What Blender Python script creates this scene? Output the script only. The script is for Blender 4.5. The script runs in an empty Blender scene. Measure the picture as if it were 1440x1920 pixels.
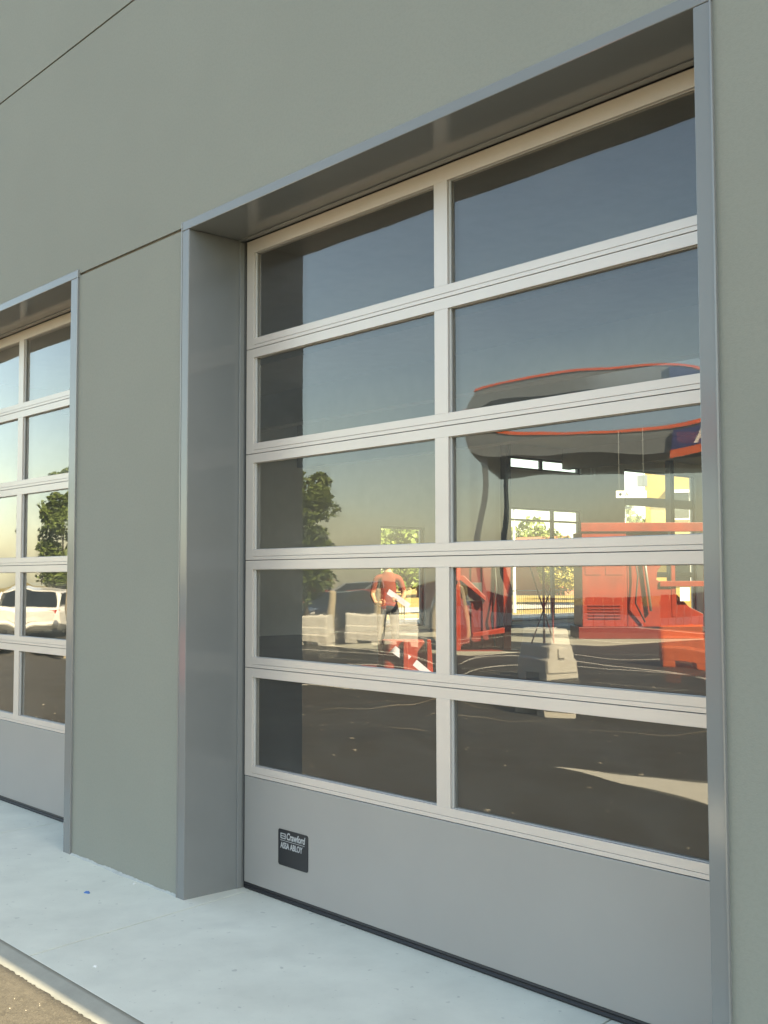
import bpy, bmesh, math, random
from mathutils import Vector, Matrix, noise

random.seed(11)
sc = bpy.context.scene
COL = sc.collection
R_ = math.radians

# ------------------------------------------------------------------ camera
cam = bpy.data.cameras.new("camera")
cam_o = bpy.data.objects.new("camera", cam)
COL.objects.link(cam_o)
cam.sensor_fit = 'VERTICAL'
cam.sensor_height = 36.0
cam.lens = 2097.68 / 1920 * 36.0
cam.clip_start = 0.05
cam.clip_end = 2000
yaw, pit, rol = -0.8443, 0.0586, -0.0022
fw = Vector((math.sin(yaw) * math.cos(pit), math.cos(yaw) * math.cos(pit), math.sin(pit)))
rt = fw.cross(Vector((0, 0, 1))).normalized()
up = rt.cross(fw)
rt2 = math.cos(rol) * rt + math.sin(rol) * up
up2 = -math.sin(rol) * rt + math.cos(rol) * up
m3 = Matrix((rt2, up2, -fw)).transposed()
cam_o.matrix_world = Matrix.Translation((4.7983, -2.9627, 1.5661)) @ m3.to_4x4()
sc.camera = cam_o

# ------------------------------------------------------------------ sky, sun, exposure
SUN_EL, SUN_AZ = R_(45), R_(9.25)            # azimuth from +X towards +Y
sdir = Vector((math.cos(SUN_EL) * math.cos(SUN_AZ), math.cos(SUN_EL) * math.sin(SUN_AZ), math.sin(SUN_EL)))
world = bpy.data.worlds.new("World")
sc.world = world
world.use_nodes = True
wn = world.node_tree
bg = wn.nodes["Background"]
sky = wn.nodes.new("ShaderNodeTexSky")
sky.sky_type = 'NISHITA'
sky.sun_disc = False
sky.sun_elevation = SUN_EL
sky.sun_rotation = math.pi / 2 - SUN_AZ
sky.air_density = 1.0
sky.dust_density = 0.9
sky.ozone_density = 1.4
wn.links.new(sky.outputs[0], bg.inputs[0])
bg.inputs[1].default_value = 0.09
sun = bpy.data.lights.new("sun", 'SUN')
sun.energy = 4.2
sun.angle = R_(0.53)
sun.color = (1.0, 0.91, 0.77)
sun_o = bpy.data.objects.new("sun", sun)
COL.objects.link(sun_o)
sun_o.rotation_euler = sdir.to_track_quat('Z', 'Y').to_euler()
vs = sc.view_settings
vs.view_transform = 'Standard'
vs.look = 'None'
vs.gamma = 1.0
vs.use_curve_mapping = False
vs.exposure = 2.56
vs.use_white_balance = True
vs.white_balance_temperature = 8650
vs.white_balance_tint = 5
sc.render.engine = 'CYCLES'
cy = sc.cycles
cy.use_denoising = True
cy.max_bounces = 9
cy.diffuse_bounces = 4
cy.glossy_bounces = 5
cy.transmission_bounces = 4
cy.transparent_max_bounces = 20
cy.caustics_reflective = False
cy.caustics_refractive = False
cy.sample_clamp_indirect = 6.0


# ------------------------------------------------------------------ materials
def mat(name, col, rough=0.6, metal=0.0, var=0.0, vscale=3.0, bump=0.0, bscale=200.0, coat=0.0, coat_rough=0.1, col2=None, spec=0.5, detail=4.0, bdist=0.002):
    m = bpy.data.materials.new(name)
    m.use_nodes = True
    nt = m.node_tree
    b = nt.nodes["Principled BSDF"]
    b.inputs["Base Color"].default_value = (*col, 1)
    b.inputs["Roughness"].default_value = rough
    b.inputs["Metallic"].default_value = metal
    b.inputs["Specular IOR Level"].default_value = spec
    if coat:
        b.inputs["Coat Weight"].default_value = coat
        b.inputs["Coat Roughness"].default_value = coat_rough
    tc = nt.nodes.new("ShaderNodeTexCoord")
    if var or col2:
        n = nt.nodes.new("ShaderNodeTexNoise")
        n.inputs["Scale"].default_value = vscale
        n.inputs["Detail"].default_value = detail
        n.inputs["Roughness"].default_value = 0.62
        nt.links.new(tc.outputs["Object"], n.inputs["Vector"])
        r = nt.nodes.new("ShaderNodeValToRGB")
        r.color_ramp.elements[0].position = 0.3
        r.color_ramp.elements[1].position = 0.7
        c2 = col2 if col2 else tuple(min(1, c * (1 + var)) for c in col)
        c1 = col if col2 else tuple(c * (1 - var) for c in col)
        r.color_ramp.elements[0].color = (*c1, 1)
        r.color_ramp.elements[1].color = (*c2, 1)
        nt.links.new(n.outputs["Fac"], r.inputs[0])
        nt.links.new(r.outputs[0], b.inputs["Base Color"])
    if bump:
        n2 = nt.nodes.new("ShaderNodeTexNoise")
        n2.inputs["Scale"].default_value = bscale
        n2.inputs["Detail"].default_value = 3.0
        nt.links.new(tc.outputs["Object"], n2.inputs["Vector"])
        bp = nt.nodes.new("ShaderNodeBump")
        bp.inputs["Strength"].default_value = bump
        bp.inputs["Distance"].default_value = bdist
        nt.links.new(n2.outputs["Fac"], bp.inputs["Height"])
        nt.links.new(bp.outputs[0], b.inputs["Normal"])
    return m


def speckle(m, scale, thr, col, amount=1.0, width=0.03):
    """adds sparse flecks of another colour (grit, stains) to a material's base colour"""
    nt = m.node_tree
    b = nt.nodes["Principled BSDF"]
    src = b.inputs["Base Color"].links[0].from_socket
    tc = nt.nodes.new("ShaderNodeTexCoord")
    n = nt.nodes.new("ShaderNodeTexNoise")
    n.inputs["Scale"].default_value = scale
    n.inputs["Detail"].default_value = 2.0
    nt.links.new(tc.outputs["Object"], n.inputs["Vector"])
    r = nt.nodes.new("ShaderNodeMapRange")
    r.inputs["From Min"].default_value = thr
    r.inputs["From Max"].default_value = thr + width
    r.inputs["To Max"].default_value = amount
    nt.links.new(n.outputs["Fac"], r.inputs["Value"])
    mx = nt.nodes.new("ShaderNodeMix")
    mx.data_type = 'RGBA'
    nt.links.new(r.outputs[0], mx.inputs[0])
    nt.links.new(src, mx.inputs[6])
    mx.inputs[7].default_value = (*col, 1)
    nt.links.new(mx.outputs[2], b.inputs["Base Color"])


def glass_mat(name, tint, k, base=0.043, haze=0.0):
    """thin glazing: Fresnel mix of a mirror reflection and clear transmission"""
    m = bpy.data.materials.new(name)
    m.use_nodes = True
    nt = m.node_tree
    for n in list(nt.nodes):
        nt.nodes.remove(n)
    out = nt.nodes.new("ShaderNodeOutputMaterial")
    tr = nt.nodes.new("ShaderNodeBsdfTransparent")
    tr.inputs[0].default_value = (*tint, 1)
    gl = nt.nodes.new("ShaderNodeBsdfGlossy")
    gl.inputs["Roughness"].default_value = 0.0
    gl.inputs[0].default_value = (1, 1, 1, 1)
    geo = nt.nodes.new("ShaderNodeNewGeometry")
    dot = nt.nodes.new("ShaderNodeVectorMath")
    dot.operation = 'DOT_PRODUCT'
    nt.links.new(geo.outputs["Incoming"], dot.inputs[0])
    nt.links.new(geo.outputs["Normal"], dot.inputs[1])

    def M(op, a, bb):
        n = nt.nodes.new("ShaderNodeMath")
        n.operation = op
        for i, v in enumerate((a, bb)):
            if v is None:
                continue
            if isinstance(v, (int, float)):
                n.inputs[i].default_value = v
            else:
                nt.links.new(v, n.inputs[i])
        return n.outputs[0]
    c = M('ABSOLUTE', dot.outputs["Value"], None)
    f = M('POWER', M('SUBTRACT', 1.0, c), 5.0)
    f = M('ADD', M('MULTIPLY', f, 1 - base), base)
    f = M('MINIMUM', M('MULTIPLY', f, k), 0.95)
    mx = nt.nodes.new("ShaderNodeMixShader")
    nt.links.new(f, mx.inputs[0])
    nt.links.new(tr.outputs[0], mx.inputs[1])
    nt.links.new(gl.outputs[0], mx.inputs[2])
    if not haze:
        nt.links.new(mx.outputs[0], out.inputs[0])
        return m
    # pale uneven veil with smears, painting flare haze over the dark panes
    tc = nt.nodes.new("ShaderNodeTexCoord")
    mp = nt.nodes.new("ShaderNodeMapping")
    mp.inputs["Scale"].default_value = (1.0, 1.0, 2.6)
    mp.inputs["Rotation"].default_value = (0, 0.5, 0)
    nt.links.new(tc.outputs["Object"], mp.inputs[0])
    nz = nt.nodes.new("ShaderNodeTexNoise")
    nz.inputs["Scale"].default_value = 2.2
    nz.inputs["Detail"].default_value = 9.0
    nz.inputs["Distortion"].default_value = 0.8
    nt.links.new(mp.outputs[0], nz.inputs["Vector"])
    mr = nt.nodes.new("ShaderNodeMapRange")
    mr.inputs["From Min"].default_value = 0.3
    mr.inputs["From Max"].default_value = 0.75
    mr.inputs["To Min"].default_value = haze * 0.7
    mr.inputs["To Max"].default_value = haze * 1.45
    nt.links.new(nz.outputs["Fac"], mr.inputs["Value"])
    df = nt.nodes.new("ShaderNodeBsdfDiffuse")
    df.inputs[0].default_value = (0.62, 0.64, 0.62, 1)
    m2 = nt.nodes.new("ShaderNodeMixShader")
    nt.links.new(mr.outputs[0], m2.inputs[0])
    nt.links.new(mx.outputs[0], m2.inputs[1])
    nt.links.new(df.outputs[0], m2.inputs[2])
    nt.links.new(m2.outputs[0], out.inputs[0])
    return m


MT = {}
MT['wall'] = mat("grey_render", (0.262, 0.272, 0.240), 0.85, var=0.035, vscale=0.8, bump=0.25, bscale=170, spec=0.25, bdist=0.003)
speckle(MT['wall'], 70, 0.46, (0.240, 0.250, 0.222), 0.35, 0.14)
MT['core'] = mat("joint_backing", (0.16, 0.13, 0.10), 0.9, var=0.1)
MT['trim'] = mat("painted_trim_metal", (0.200, 0.212, 0.214), 0.12, metal=0.0, var=0.04, vscale=2, spec=0.42)
MT['trim_highlight'] = mat("trim_highlight_metal", (0.24, 0.25, 0.25), 0.25, metal=0.2)  # lighter than the trim, standing in for light caught on its edge
MT['alu'] = mat("satin_aluminium", (0.64, 0.588, 0.55), 0.40, metal=0.30, var=0.025, vscale=4, bump=0.03, bscale=500)
MT['panel'] = mat("silver_door_skin", (0.335, 0.328, 0.318), 0.45, metal=0.15, var=0.03, vscale=1.5, bump=0.12, bscale=330, bdist=0.001)
MT['rubber'] = mat("black_rubber", (0.018, 0.019, 0.022), 0.55)
MT['gap'] = mat("dark_joint", (0.05, 0.045, 0.042), 0.7)
MT['bead'] = mat("glazing_bead", (0.52, 0.52, 0.51), 0.4, metal=0.2)
MT['glass'] = glass_mat("acrylic_outer_sheet", (0.95, 0.965, 0.95), 2.1, haze=0.046)
MT['glass2'] = glass_mat("acrylic_inner_sheet", (0.95, 0.965, 0.95), 0.40)
MT['clear'] = glass_mat("clear_window_glass", (0.95, 0.97, 0.95), 1.6)
MT['concrete'] = mat("pale_concrete", (0.655, 0.668, 0.585), 0.8, var=0.09, vscale=2.6, bump=0.25, bscale=120, spec=0.3, detail=8)
speckle(MT['concrete'], 20, 0.685, (0.42, 0.43, 0.385), 0.7, 0.06)
speckle(MT['concrete'], 95, 0.735, (0.24, 0.24, 0.22), 0.8)
speckle(MT['concrete'], 3.1, 0.60, (0.56, 0.575, 0.51), 0.6, 0.2)
MT['edging'] = mat("worn_concrete_edge", (0.345, 0.34, 0.29), 0.8, var=0.12, vscale=6, bump=0.3, bscale=90, detail=8)
MT['asphalt'] = mat("warm_asphalt", (0.048, 0.044, 0.036), 0.85, var=0.28, vscale=22, bump=0.9, bscale=140, detail=10, bdist=0.006)
speckle(MT['asphalt'], 90, 0.58, (0.072, 0.067, 0.054), 0.75, 0.05)
speckle(MT['asphalt'], 70, 0.62, (0.026, 0.024, 0.020), 0.7, 0.05)
speckle(MT['asphalt'], 0.7, 0.55, (0.033, 0.031, 0.027), 0.8, 0.12)
speckle(MT['asphalt'], 6.0, 0.60, (0.055, 0.051, 0.042), 0.6, 0.1)
speckle(MT['asphalt'], 60, 0.765, (0.25, 0.23, 0.19), 0.8, 0.02)
MT['floor'] = mat("dark_screed_floor", (0.085, 0.083, 0.078), 0.75, var=0.2, vscale=0.8, detail=6)
MT['scuff'] = mat("pale_scuff", (0.32, 0.28, 0.21), 0.9, var=0.25, vscale=14, detail=8)
MT['line'] = mat("road_paint", (0.72, 0.70, 0.62), 0.7, var=0.08, vscale=6)
MT['inwall'] = mat("inner_wall_paint", (0.56, 0.58, 0.55), 0.8, var=0.04)
MT['ceil'] = mat("inner_ceiling", (0.30, 0.30, 0.28), 0.85, var=0.05)
MT['darkframe'] = mat("dark_window_frame", (0.06, 0.065, 0.065), 0.45)
MT['grass'] = mat("dry_grass", (0.16, 0.12, 0.03), 0.95, col2=(0.24, 0.17, 0.045), vscale=0.35, detail=8)
MT['road'] = mat("far_road", (0.28, 0.26, 0.23), 0.9, var=0.1)
MT['fascia'] = mat("dark_fascia", (0.185, 0.21, 0.225), 0.5, var=0.05)
MT['orange'] = mat("orange_band", (0.80, 0.13, 0.03), 0.35, coat=0.3)
MT['blue'] = mat("sign_blue", (0.02, 0.03, 0.16), 0.35)
MT['white'] = mat("white_paint", (0.80, 0.80, 0.78), 0.4)
MT['whitepl'] = mat("white_plastic", (0.86, 0.83, 0.74), 0.5, var=0.05, vscale=5, bump=0.1, bscale=25, bdist=0.01)
MT['redpl'] = mat("red_plastic", (0.62, 0.055, 0.03), 0.45, var=0.1, vscale=5)
MT['orangepl'] = mat("orange_plastic", (0.75, 0.14, 0.025), 0.5, var=0.1, vscale=5, bump=0.2, bscale=25, bdist=0.01)
MT['redmach'] = mat("red_machine_paint", (0.185, 0.015, 0.005), 0.45, var=0.25, vscale=2.2, detail=8)
MT['darkred'] = mat("maroon_paint", (0.105, 0.009, 0.007), 0.45, var=0.1, vscale=3)
MT['steel'] = mat("grey_steel", (0.25, 0.26, 0.26), 0.45, metal=0.6)
MT['cream'] = mat("cream_paint", (0.62, 0.52, 0.36), 0.6, var=0.06)
MT['yellow'] = mat("yellow_plaster", (0.36, 0.26, 0.085), 0.85, var=0.05)
MT['brick'] = mat("red_brick_far", (0.32, 0.12, 0.08), 0.9, var=0.15, vscale=8)
MT['bark'] = mat("bark", (0.10, 0.075, 0.05), 0.9, var=0.2, vscale=12)
MT['leaf'] = mat("leaf_green", (0.07, 0.11, 0.022), 0.6, col2=(0.15, 0.20, 0.045), vscale=2.5)
MT['leafy'] = mat("leaf_yellow_green", (0.13, 0.16, 0.03), 0.6, col2=(0.26, 0.17, 0.04), vscale=1.2)
MT['carwhite'] = mat("car_paint_white", (0.75, 0.74, 0.70), 0.3, coat=0.8, coat_rough=0.05)
MT['cardark'] = mat("car_paint_dark", (0.012, 0.015, 0.03), 0.25, coat=0.9, coat_rough=0.04)
MT['carsilver'] = mat("car_paint_silver", (0.32, 0.34, 0.35), 0.3, metal=0.6, coat=0.8, coat_rough=0.05)
MT['carglass'] = mat("car_window", (0.012, 0.015, 0.016), 0.05, spec=0.8)
MT['tyre'] = mat("tyre_rubber", (0.018, 0.018, 0.018), 0.8)
MT['rim'] = mat("alloy_rim", (0.5, 0.5, 0.5), 0.3, metal=0.8)
MT['lamp'] = mat("headlamp_lens", (0.8, 0.8, 0.8), 0.1, spec=0.8)
MT['taillamp'] = mat("tail_lamp_lens", (0.45, 0.02, 0.02), 0.15)
MT['skin'] = mat("skin", (0.30, 0.17, 0.11), 0.55)
MT['trouser'] = mat("dark_trousers", (0.025, 0.027, 0.035), 0.85)
MT['shirt'] = mat("red_polo_cloth", (0.15, 0.022, 0.011), 0.85, var=0.08, vscale=10)
MT['hair'] = mat("dark_hair", (0.02, 0.015, 0.012), 0.7)
MT['paper'] = mat("pale_lilac_card", (0.40, 0.38, 0.50), 0.5)
MT['plate'] = mat("plate_black", (0.02, 0.022, 0.026), 0.28)
MT['platetext'] = mat("plate_print", (0.42, 0.43, 0.44), 0.5)
MT['bluescrap'] = mat("blue_scrap", (0.05, 0.16, 0.42), 0.5)
MT['stone'] = mat("pale_grit", (0.34, 0.31, 0.26), 0.8, var=0.2, vscale=30)
MT['mortar'] = mat("mortar_fillet", (0.42, 0.445, 0.43), 0.9, var=0.1, vscale=8)


# ------------------------------------------------------------------ mesh helpers
class MB:
    def __init__(self):
        self.v, self.f, self.mi = [], [], []

    def box(self, x0, x1, y0, y1, z0, z1, mi=0):
        b = len(self.v)
        self.v += [(x0, y0, z0), (x1, y0, z0), (x1, y1, z0), (x0, y1, z0), (x0, y0, z1), (x1, y0, z1), (x1, y1, z1), (x0, y1, z1)]
        for q in ((0, 3, 2, 1), (4, 5, 6, 7), (0, 1, 5, 4), (1, 2, 6, 5), (2, 3, 7, 6), (3, 0, 4, 7)):
            self.f.append(tuple(b + i for i in q))
            self.mi.append(mi)
        return self

    def prism(self, pts, axis, a, c, mi=0):
        """closed outline pts (2D) extruded along an axis from a to c"""
        n = len(pts)
        b = len(self.v)

        def P(p, t):
            if axis == 'x':
                return (t, p[0], p[1])
            if axis == 'y':
                return (p[0], t, p[1])
            return (p[0], p[1], t)
        self.v += [P(p, a) for p in pts] + [P(p, c) for p in pts]
        self.f.append(tuple(range(b + n - 1, b - 1, -1)))
        self.mi.append(mi)
        self.f.append(tuple(range(b + n, b + 2 * n)))
        self.mi.append(mi)
        for i in range(n):
            j = (i + 1) % n
            self.f.append((b + i, b + j, b + n + j, b + n + i))
            self.mi.append(mi)
        return self

    def tube(self, pts, rads, n=8, mi=0):
        pts = [Vector(p) for p in pts]
        if isinstance(rads, (int, float)):
            rads = [rads] * len(pts)
        b = len(self.v)
        for i, p in enumerate(pts):
            d = (pts[min(i + 1, len(pts) - 1)] - pts[max(i - 1, 0)]).normalized()
            u = d.cross(Vector((0, 0, 1)))
            if u.length < 1e-3:
                u = Vector((1, 0, 0))
            u.normalize()
            w = d.cross(u)
            for k in range(n):
                a = 2 * math.pi * k / n
                self.v.append(tuple(p + rads[i] * (math.cos(a) * u + math.sin(a) * w)))
        for i in range(len(pts) - 1):
            for k in range(n):
                k2 = (k + 1) % n
                self.f.append((b + i * n + k, b + i * n + k2, b + (i + 1) * n + k2, b + (i + 1) * n + k))
                self.mi.append(mi)
        self.f.append(tuple(b + k for k in range(n - 1, -1, -1)))
        self.mi.append(mi)
        e = b + (len(pts) - 1) * n
        self.f.append(tuple(e + k for k in range(n)))
        self.mi.append(mi)
        return self

    def loft(self, rings, mi=0):
        b = len(self.v)
        n = len(rings[0])
        for r in rings:
            self.v += [tuple(p) for p in r]
        for i in range(len(rings) - 1):
            for k in range(n):
                k2 = (k + 1) % n
                self.f.append((b + i * n + k, b + i * n + k2, b + (i + 1) * n + k2, b + (i + 1) * n + k))
                self.mi.append(mi)
        self.f.append(tuple(b + k for k in range(n - 1, -1, -1)))
        self.mi.append(mi)
        e = b + (len(rings) - 1) * n
        self.f.append(tuple(e + k for k in range(n)))
        self.mi.append(mi)
        return self

    def quad(self, a, b_, c, d, mi=0):
        b = len(self.v)
        self.v += [tuple(a), tuple(b_), tuple(c), tuple(d)]
        self.f.append((b, b + 1, b + 2, b + 3))
        self.mi.append(mi)
        return self

    def build(self, name, mats, parent=None, smooth=False, bevel=0.0, seg=2, fix=True):
        me = bpy.data.meshes.new(name)
        me.from_pydata(self.v, [], self.f)
        if not isinstance(mats, (list, tuple)):
            mats = [mats]
        for m in mats:
            me.materials.append(m)
        me.polygons.foreach_set("material_index", self.mi)
        if fix:
            bm = bmesh.new()
            bm.from_mesh(me)
            bmesh.ops.recalc_face_normals(bm, faces=bm.faces)
            bm.to_mesh(me)
            bm.free()
        if smooth:
            me.polygons.foreach_set("use_smooth", [True] * len(me.polygons))
        me.update()
        o = bpy.data.objects.new(name, me)
        COL.objects.link(o)
        if parent:
            o.parent = parent
        if bevel:
            md = o.modifiers.new("edge", 'BEVEL')
            md.width = bevel
            md.segments = seg
            md.limit_method = 'ANGLE'
            md.angle_limit = R_(40)
        return o


def grid_shell(mb, us, vs_, solid, a, c, axis):
    """cells us x vs_ where solid(u,v); only outer faces are made. axis is the thickness axis"""
    def P(u, v, t):
        return (u, t, v) if axis == 'y' else ((t, u, v) if axis == 'x' else (u, v, t))
    nu, nv = len(us) - 1, len(vs_) - 1
    S = [[solid((us[i] + us[i + 1]) / 2, (vs_[j] + vs_[j + 1]) / 2) for j in range(nv)] for i in range(nu)]

    def s(i, j):
        return 0 <= i < nu and 0 <= j < nv and S[i][j]
    for i in range(nu):
        for j in range(nv):
            if not S[i][j]:
                continue
            u0, u1, v0, v1 = us[i], us[i + 1], vs_[j], vs_[j + 1]
            mb.quad(P(u0, v0, a), P(u1, v0, a), P(u1, v1, a), P(u0, v1, a))
            mb.quad(P(u0, v0, c), P(u1, v0, c), P(u1, v1, c), P(u0, v1, c))
            if not s(i - 1, j):
                mb.quad(P(u0, v0, a), P(u0, v1, a), P(u0, v1, c), P(u0, v0, c))
            if not s(i + 1, j):
                mb.quad(P(u1, v0, a), P(u1, v1, a), P(u1, v1, c), P(u1, v0, c))
            if not s(i, j - 1):
                mb.quad(P(u0, v0, a), P(u1, v0, a), P(u1, v0, c), P(u0, v0, c))
            if not s(i, j + 1):
                mb.quad(P(u0, v1, a), P(u1, v1, a), P(u1, v1, c), P(u0, v1, c))


def holed(name, axis, t0, t1, U, V, holes, m, parent=None):
    us = sorted(set([U[0], U[1]] + [h[0] for h in holes] + [h[1] for h in holes]))
    us = [u for u in us if U[0] <= u <= U[1]]
    vv = sorted(set([V[0], V[1]] + [h[2] for h in holes] + [h[3] for h in holes]))
    vv = [v for v in vv if V[0] <= v <= V[1]]
    mb = MB()
    grid_shell(mb, us, vv, lambda u, v: not any(h[0] < u < h[1] and h[2] < v < h[3] for h in holes), t0, t1, axis)
    return weld(mb.build(name, m, parent))


def weld(o):
    bm = bmesh.new()
    bm.from_mesh(o.data)
    bmesh.ops.remove_doubles(bm, verts=bm.verts, dist=1e-5)
    bmesh.ops.recalc_face_normals(bm, faces=bm.faces)
    bm.to_mesh(o.data)
    bm.free()
    return o


def thing(name, label, cat, loc=(0, 0, 0), rz=0.0, group=None):
    o = bpy.data.objects.new(name, None)
    o.empty_display_size = 0.2
    COL.objects.link(o)
    o.location = loc
    o.rotation_euler = (0, 0, rz)
    o["label"] = label
    o["category"] = cat
    if group:
        o["group"] = group
    return o


def tag(o, label, cat, group=None):
    o["label"] = label
    o["category"] = cat
    if group:
        o["group"] = group
    return o


def struct(o, label=None):
    o["kind"] = "structure"
    if label:
        o["label"] = label
    return o


def dup(root, loc, rz, label=None):
    r = root.copy()
    COL.objects.link(r)
    r.location = loc
    r.rotation_euler = (0, 0, rz)
    if label:
        r["label"] = label
    for ch in list(root.children):
        c = ch.copy()
        COL.objects.link(c)
        c.parent = r
        for g in list(ch.children):
            d = g.copy()
            COL.objects.link(d)
            d.parent = c
    return r


def text(name, body, size, m, parent, loc, rot, shear=0.0, xs=1.0, align='LEFT', extrude=0.0004, offset=0.0):
    cu = bpy.data.curves.new(name, 'FONT')
    cu.body = body
    cu.size = size
    cu.shear = shear
    cu.align_x = align
    cu.extrude = extrude
    cu.offset = offset
    cu.materials.append(m)
    tmp = bpy.data.objects.new(name, cu)
    COL.objects.link(tmp)
    me = bpy.data.meshes.new_from_object(tmp.evaluated_get(bpy.context.evaluated_depsgraph_get()))
    bpy.data.objects.remove(tmp)
    o = bpy.data.objects.new(name, me)
    COL.objects.link(o)
    o.parent = parent
    o.location = loc
    o.rotation_euler = rot
    o.scale = (xs, 1, 1)
    return o


# ------------------------------------------------------------------ dimensions (metres; wall face is y = 0, x runs along it)
W, HO, D = 2.919, 3.326, 0.329
DOOR_X = (0.0, -1.305 - W)
SEAMS = [0.566, 1.111, 1.656, 2.201, 2.746, 3.317]
ROOF = 6.35
HX0, HX1, HY1 = -20.0, 14.0, 46.0

# ------------------------------------------------------------------ ground
def sheet(name, pts, z, m, label=None):
    mb = MB()
    b = len(mb.v)
    mb.v += [(x, y, z) for x, y in pts]
    mb.f.append(tuple(range(b, b + len(pts))))
    mb.mi.append(0)
    return struct(mb.build(name, m), label)


sheet("ground", [(-900, -900), (900, -900), (900, 900), (-900, 900)], -0.10, MT['grass'], "dry yellow grass field around the site")
# car park: ragged front edge along the concrete
ed = []
x = -40.0
while x < 26:
    fine = -3.5 < x < 4
    ed.append((x, -1.02 + (random.uniform(-0.006, 0.004) if fine else 0)))
    x += 0.014 if fine else 1.0
cp = sheet("car_park", [(-70, -95), (60, -95), (60, -1.02)] + [(26, -1.02)] + ed[::-1] + [(-40, -1.02), (-70, -1.02)], -0.016, MT['asphalt'], "brown-grey asphalt car park")
# pavement of concrete slabs with narrow joints running out from the wall
pav = struct(bpy.data.objects.new("pavement", None), "pale concrete pavement along the wall")
COL.objects.link(pav)
JO = [(-22.0, -22.0), (-19.2, -19.2), (-17.1, -17.1), (-14.9, -14.9), (-12.8, -12.8), (-10.6, -10.6), (-8.5, -8.5), (-6.3, -6.3), (-4.18, -4.22), (-1.93, -2.06), (0.265, 0.055), (2.42, 2.28),
      (4.6, 4.5), (6.8, 6.7), (9.0, 9.0), (11.5, 11.5), (14.3, 14.3)]
Y0, Y1 = -0.912, 0.42
for (a0, a1), (b0, b1) in zip(JO[:-1], JO[1:]):
    g = 0.0038
    mb = MB()
    mb.prism([(a0 + g, Y0), (b0 - g, Y0), (b1 - g, Y1), (a1 + g, Y1)], 'z', -0.12, 0.0)
    mb.build("slab", MT['concrete'], pav, bevel=0.003)
# worn rounded edge of the pavement
prof = [(-0.9125, -0.0006), (-0.935, -0.0026), (-0.960, -0.0065), (-0.985, -0.0095), (-1.014, -0.0115), (-1.03, -0.03), (-1.03, -0.12), (-0.912, -0.12)]
mb = MB()
rings = []
x = -22.0
while x < 14.4:
    st = 0.016 if -3 < x < 4 else 0.8
    j = [0.0022 * noise.noise(Vector((x * 6, k * 1.9, 0))) + (0.004 * noise.noise(Vector((x * 38, k * 2.7, 0))) if k > 3 else 0) for k in range(len(prof))]
    rings.append([(x, p[0] + j[k] * (1 if 1 < k < 6 else 0), p[1] + 0.4 * j[k] * (1 if 0 < k < 5 else 0)) for k, p in enumerate(prof)])
    x += st
mb.loft(rings)
struct(mb.build("kerb", MT['edging'], smooth=True), "worn concrete kerb edge between pavement and asphalt")

# painted lines and pale marks on the asphalt
TRACKS = [([(-6.2, -5.05), (-5.9, -5.75), (-5.9, -6.6), (-5.4, -7.4)], 0.09), ([(-4.6, -5.35), (-4.6, -6.3), (-4.0, -7.1)], 0.06), ([(-4.35, -4.5), (-3.95, -4.55), (-3.6, -4.5)], 0.04), ([(-3.4, -6.4), (-2.4, -7.4), (-0.6, -7.5), (1.2, -6.6)], 0.08)]
def line(p, q, w, name="parking_line"):
    p, q = Vector((*p, 0)), Vector((*q, 0))
    n = (q - p).normalized().cross(Vector((0, 0, 1))) * w / 2
    mb = MB()
    mb.quad(*[(v.x, v.y, -0.011) for v in (p - n, q - n, q + n, p + n)])
    return mb


mb = line((-30, -10.9), (2, -10.0), 0.14)
for q in (line((-30, -16.2), (4, -15.6), 0.14), line((-12.5, -8.6), (-5.0, -12.6), 0.13), line((-9.5, -7.2), (-2.0, -11.4), 0.13), line((-18, -11.0), (-13.0, -15.9), 0.13), line((-22, -11.2), (-17.0, -16.0), 0.13)):
    b = len(mb.v)
    mb.v += q.v
    mb.f += [tuple(b + i for i in f) for f in q.f]
    mb.mi += q.mi
struct(mb.build("parking_lines", MT['line']), "cream parking lines on the asphalt")
def track(pts, w):
    pts = [Vector((*p, 0)) for p in pts]
    fine = []
    for i in range(len(pts) - 1):
        p0, p1, p2, p3 = pts[max(i - 1, 0)], pts[i], pts[i + 1], pts[min(i + 2, len(pts) - 1)]
        for k in range(8):
            t = k / 8
            fine.append(0.5 * ((2 * p1) + (p2 - p0) * t + (2 * p0 - 5 * p1 + 4 * p2 - p3) * t * t + (3 * p1 - p0 - 3 * p2 + p3) * t ** 3))
    fine.append(pts[-1])
    q = MB()
    for i, p in enumerate(fine):
        d = (fine[min(i + 1, len(fine) - 1)] - fine[max(i - 1, 0)]).normalized()
        n = d.cross(Vector((0, 0, 1))) * w / 2 * (0.25 + 0.75 * math.sin(math.pi * (i + 0.5) / len(fine)))
        q.v += [(p.x - n.x, p.y - n.y, -0.0115), (p.x + n.x, p.y + n.y, -0.0115)]
        if i:
            a = 2 * i
            q.f.append((a - 2, a, a + 1, a - 1))
            q.mi.append(0)
    return q


for pts, w in TRACKS:
    struct(track(pts, w).build("tyre_scuff", MT['scuff']), "pale curved scuff mark across the asphalt")
mb = MB()
b = [(-1.30, -3.66), (0.0, -3.99), (1.3, -4.34), (2.3, -2.70), (0.46, -3.18)]  # flat cream wedge lying on the asphalt
mb.v += [(p[0], p[1], -0.011) for p in b]
mb.f.append((0, 1, 2, 3, 4))
mb.mi.append(0)
struct(mb.build("cream_wedge", MT['line']), "tapered cream wedge on the asphalt")

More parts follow.
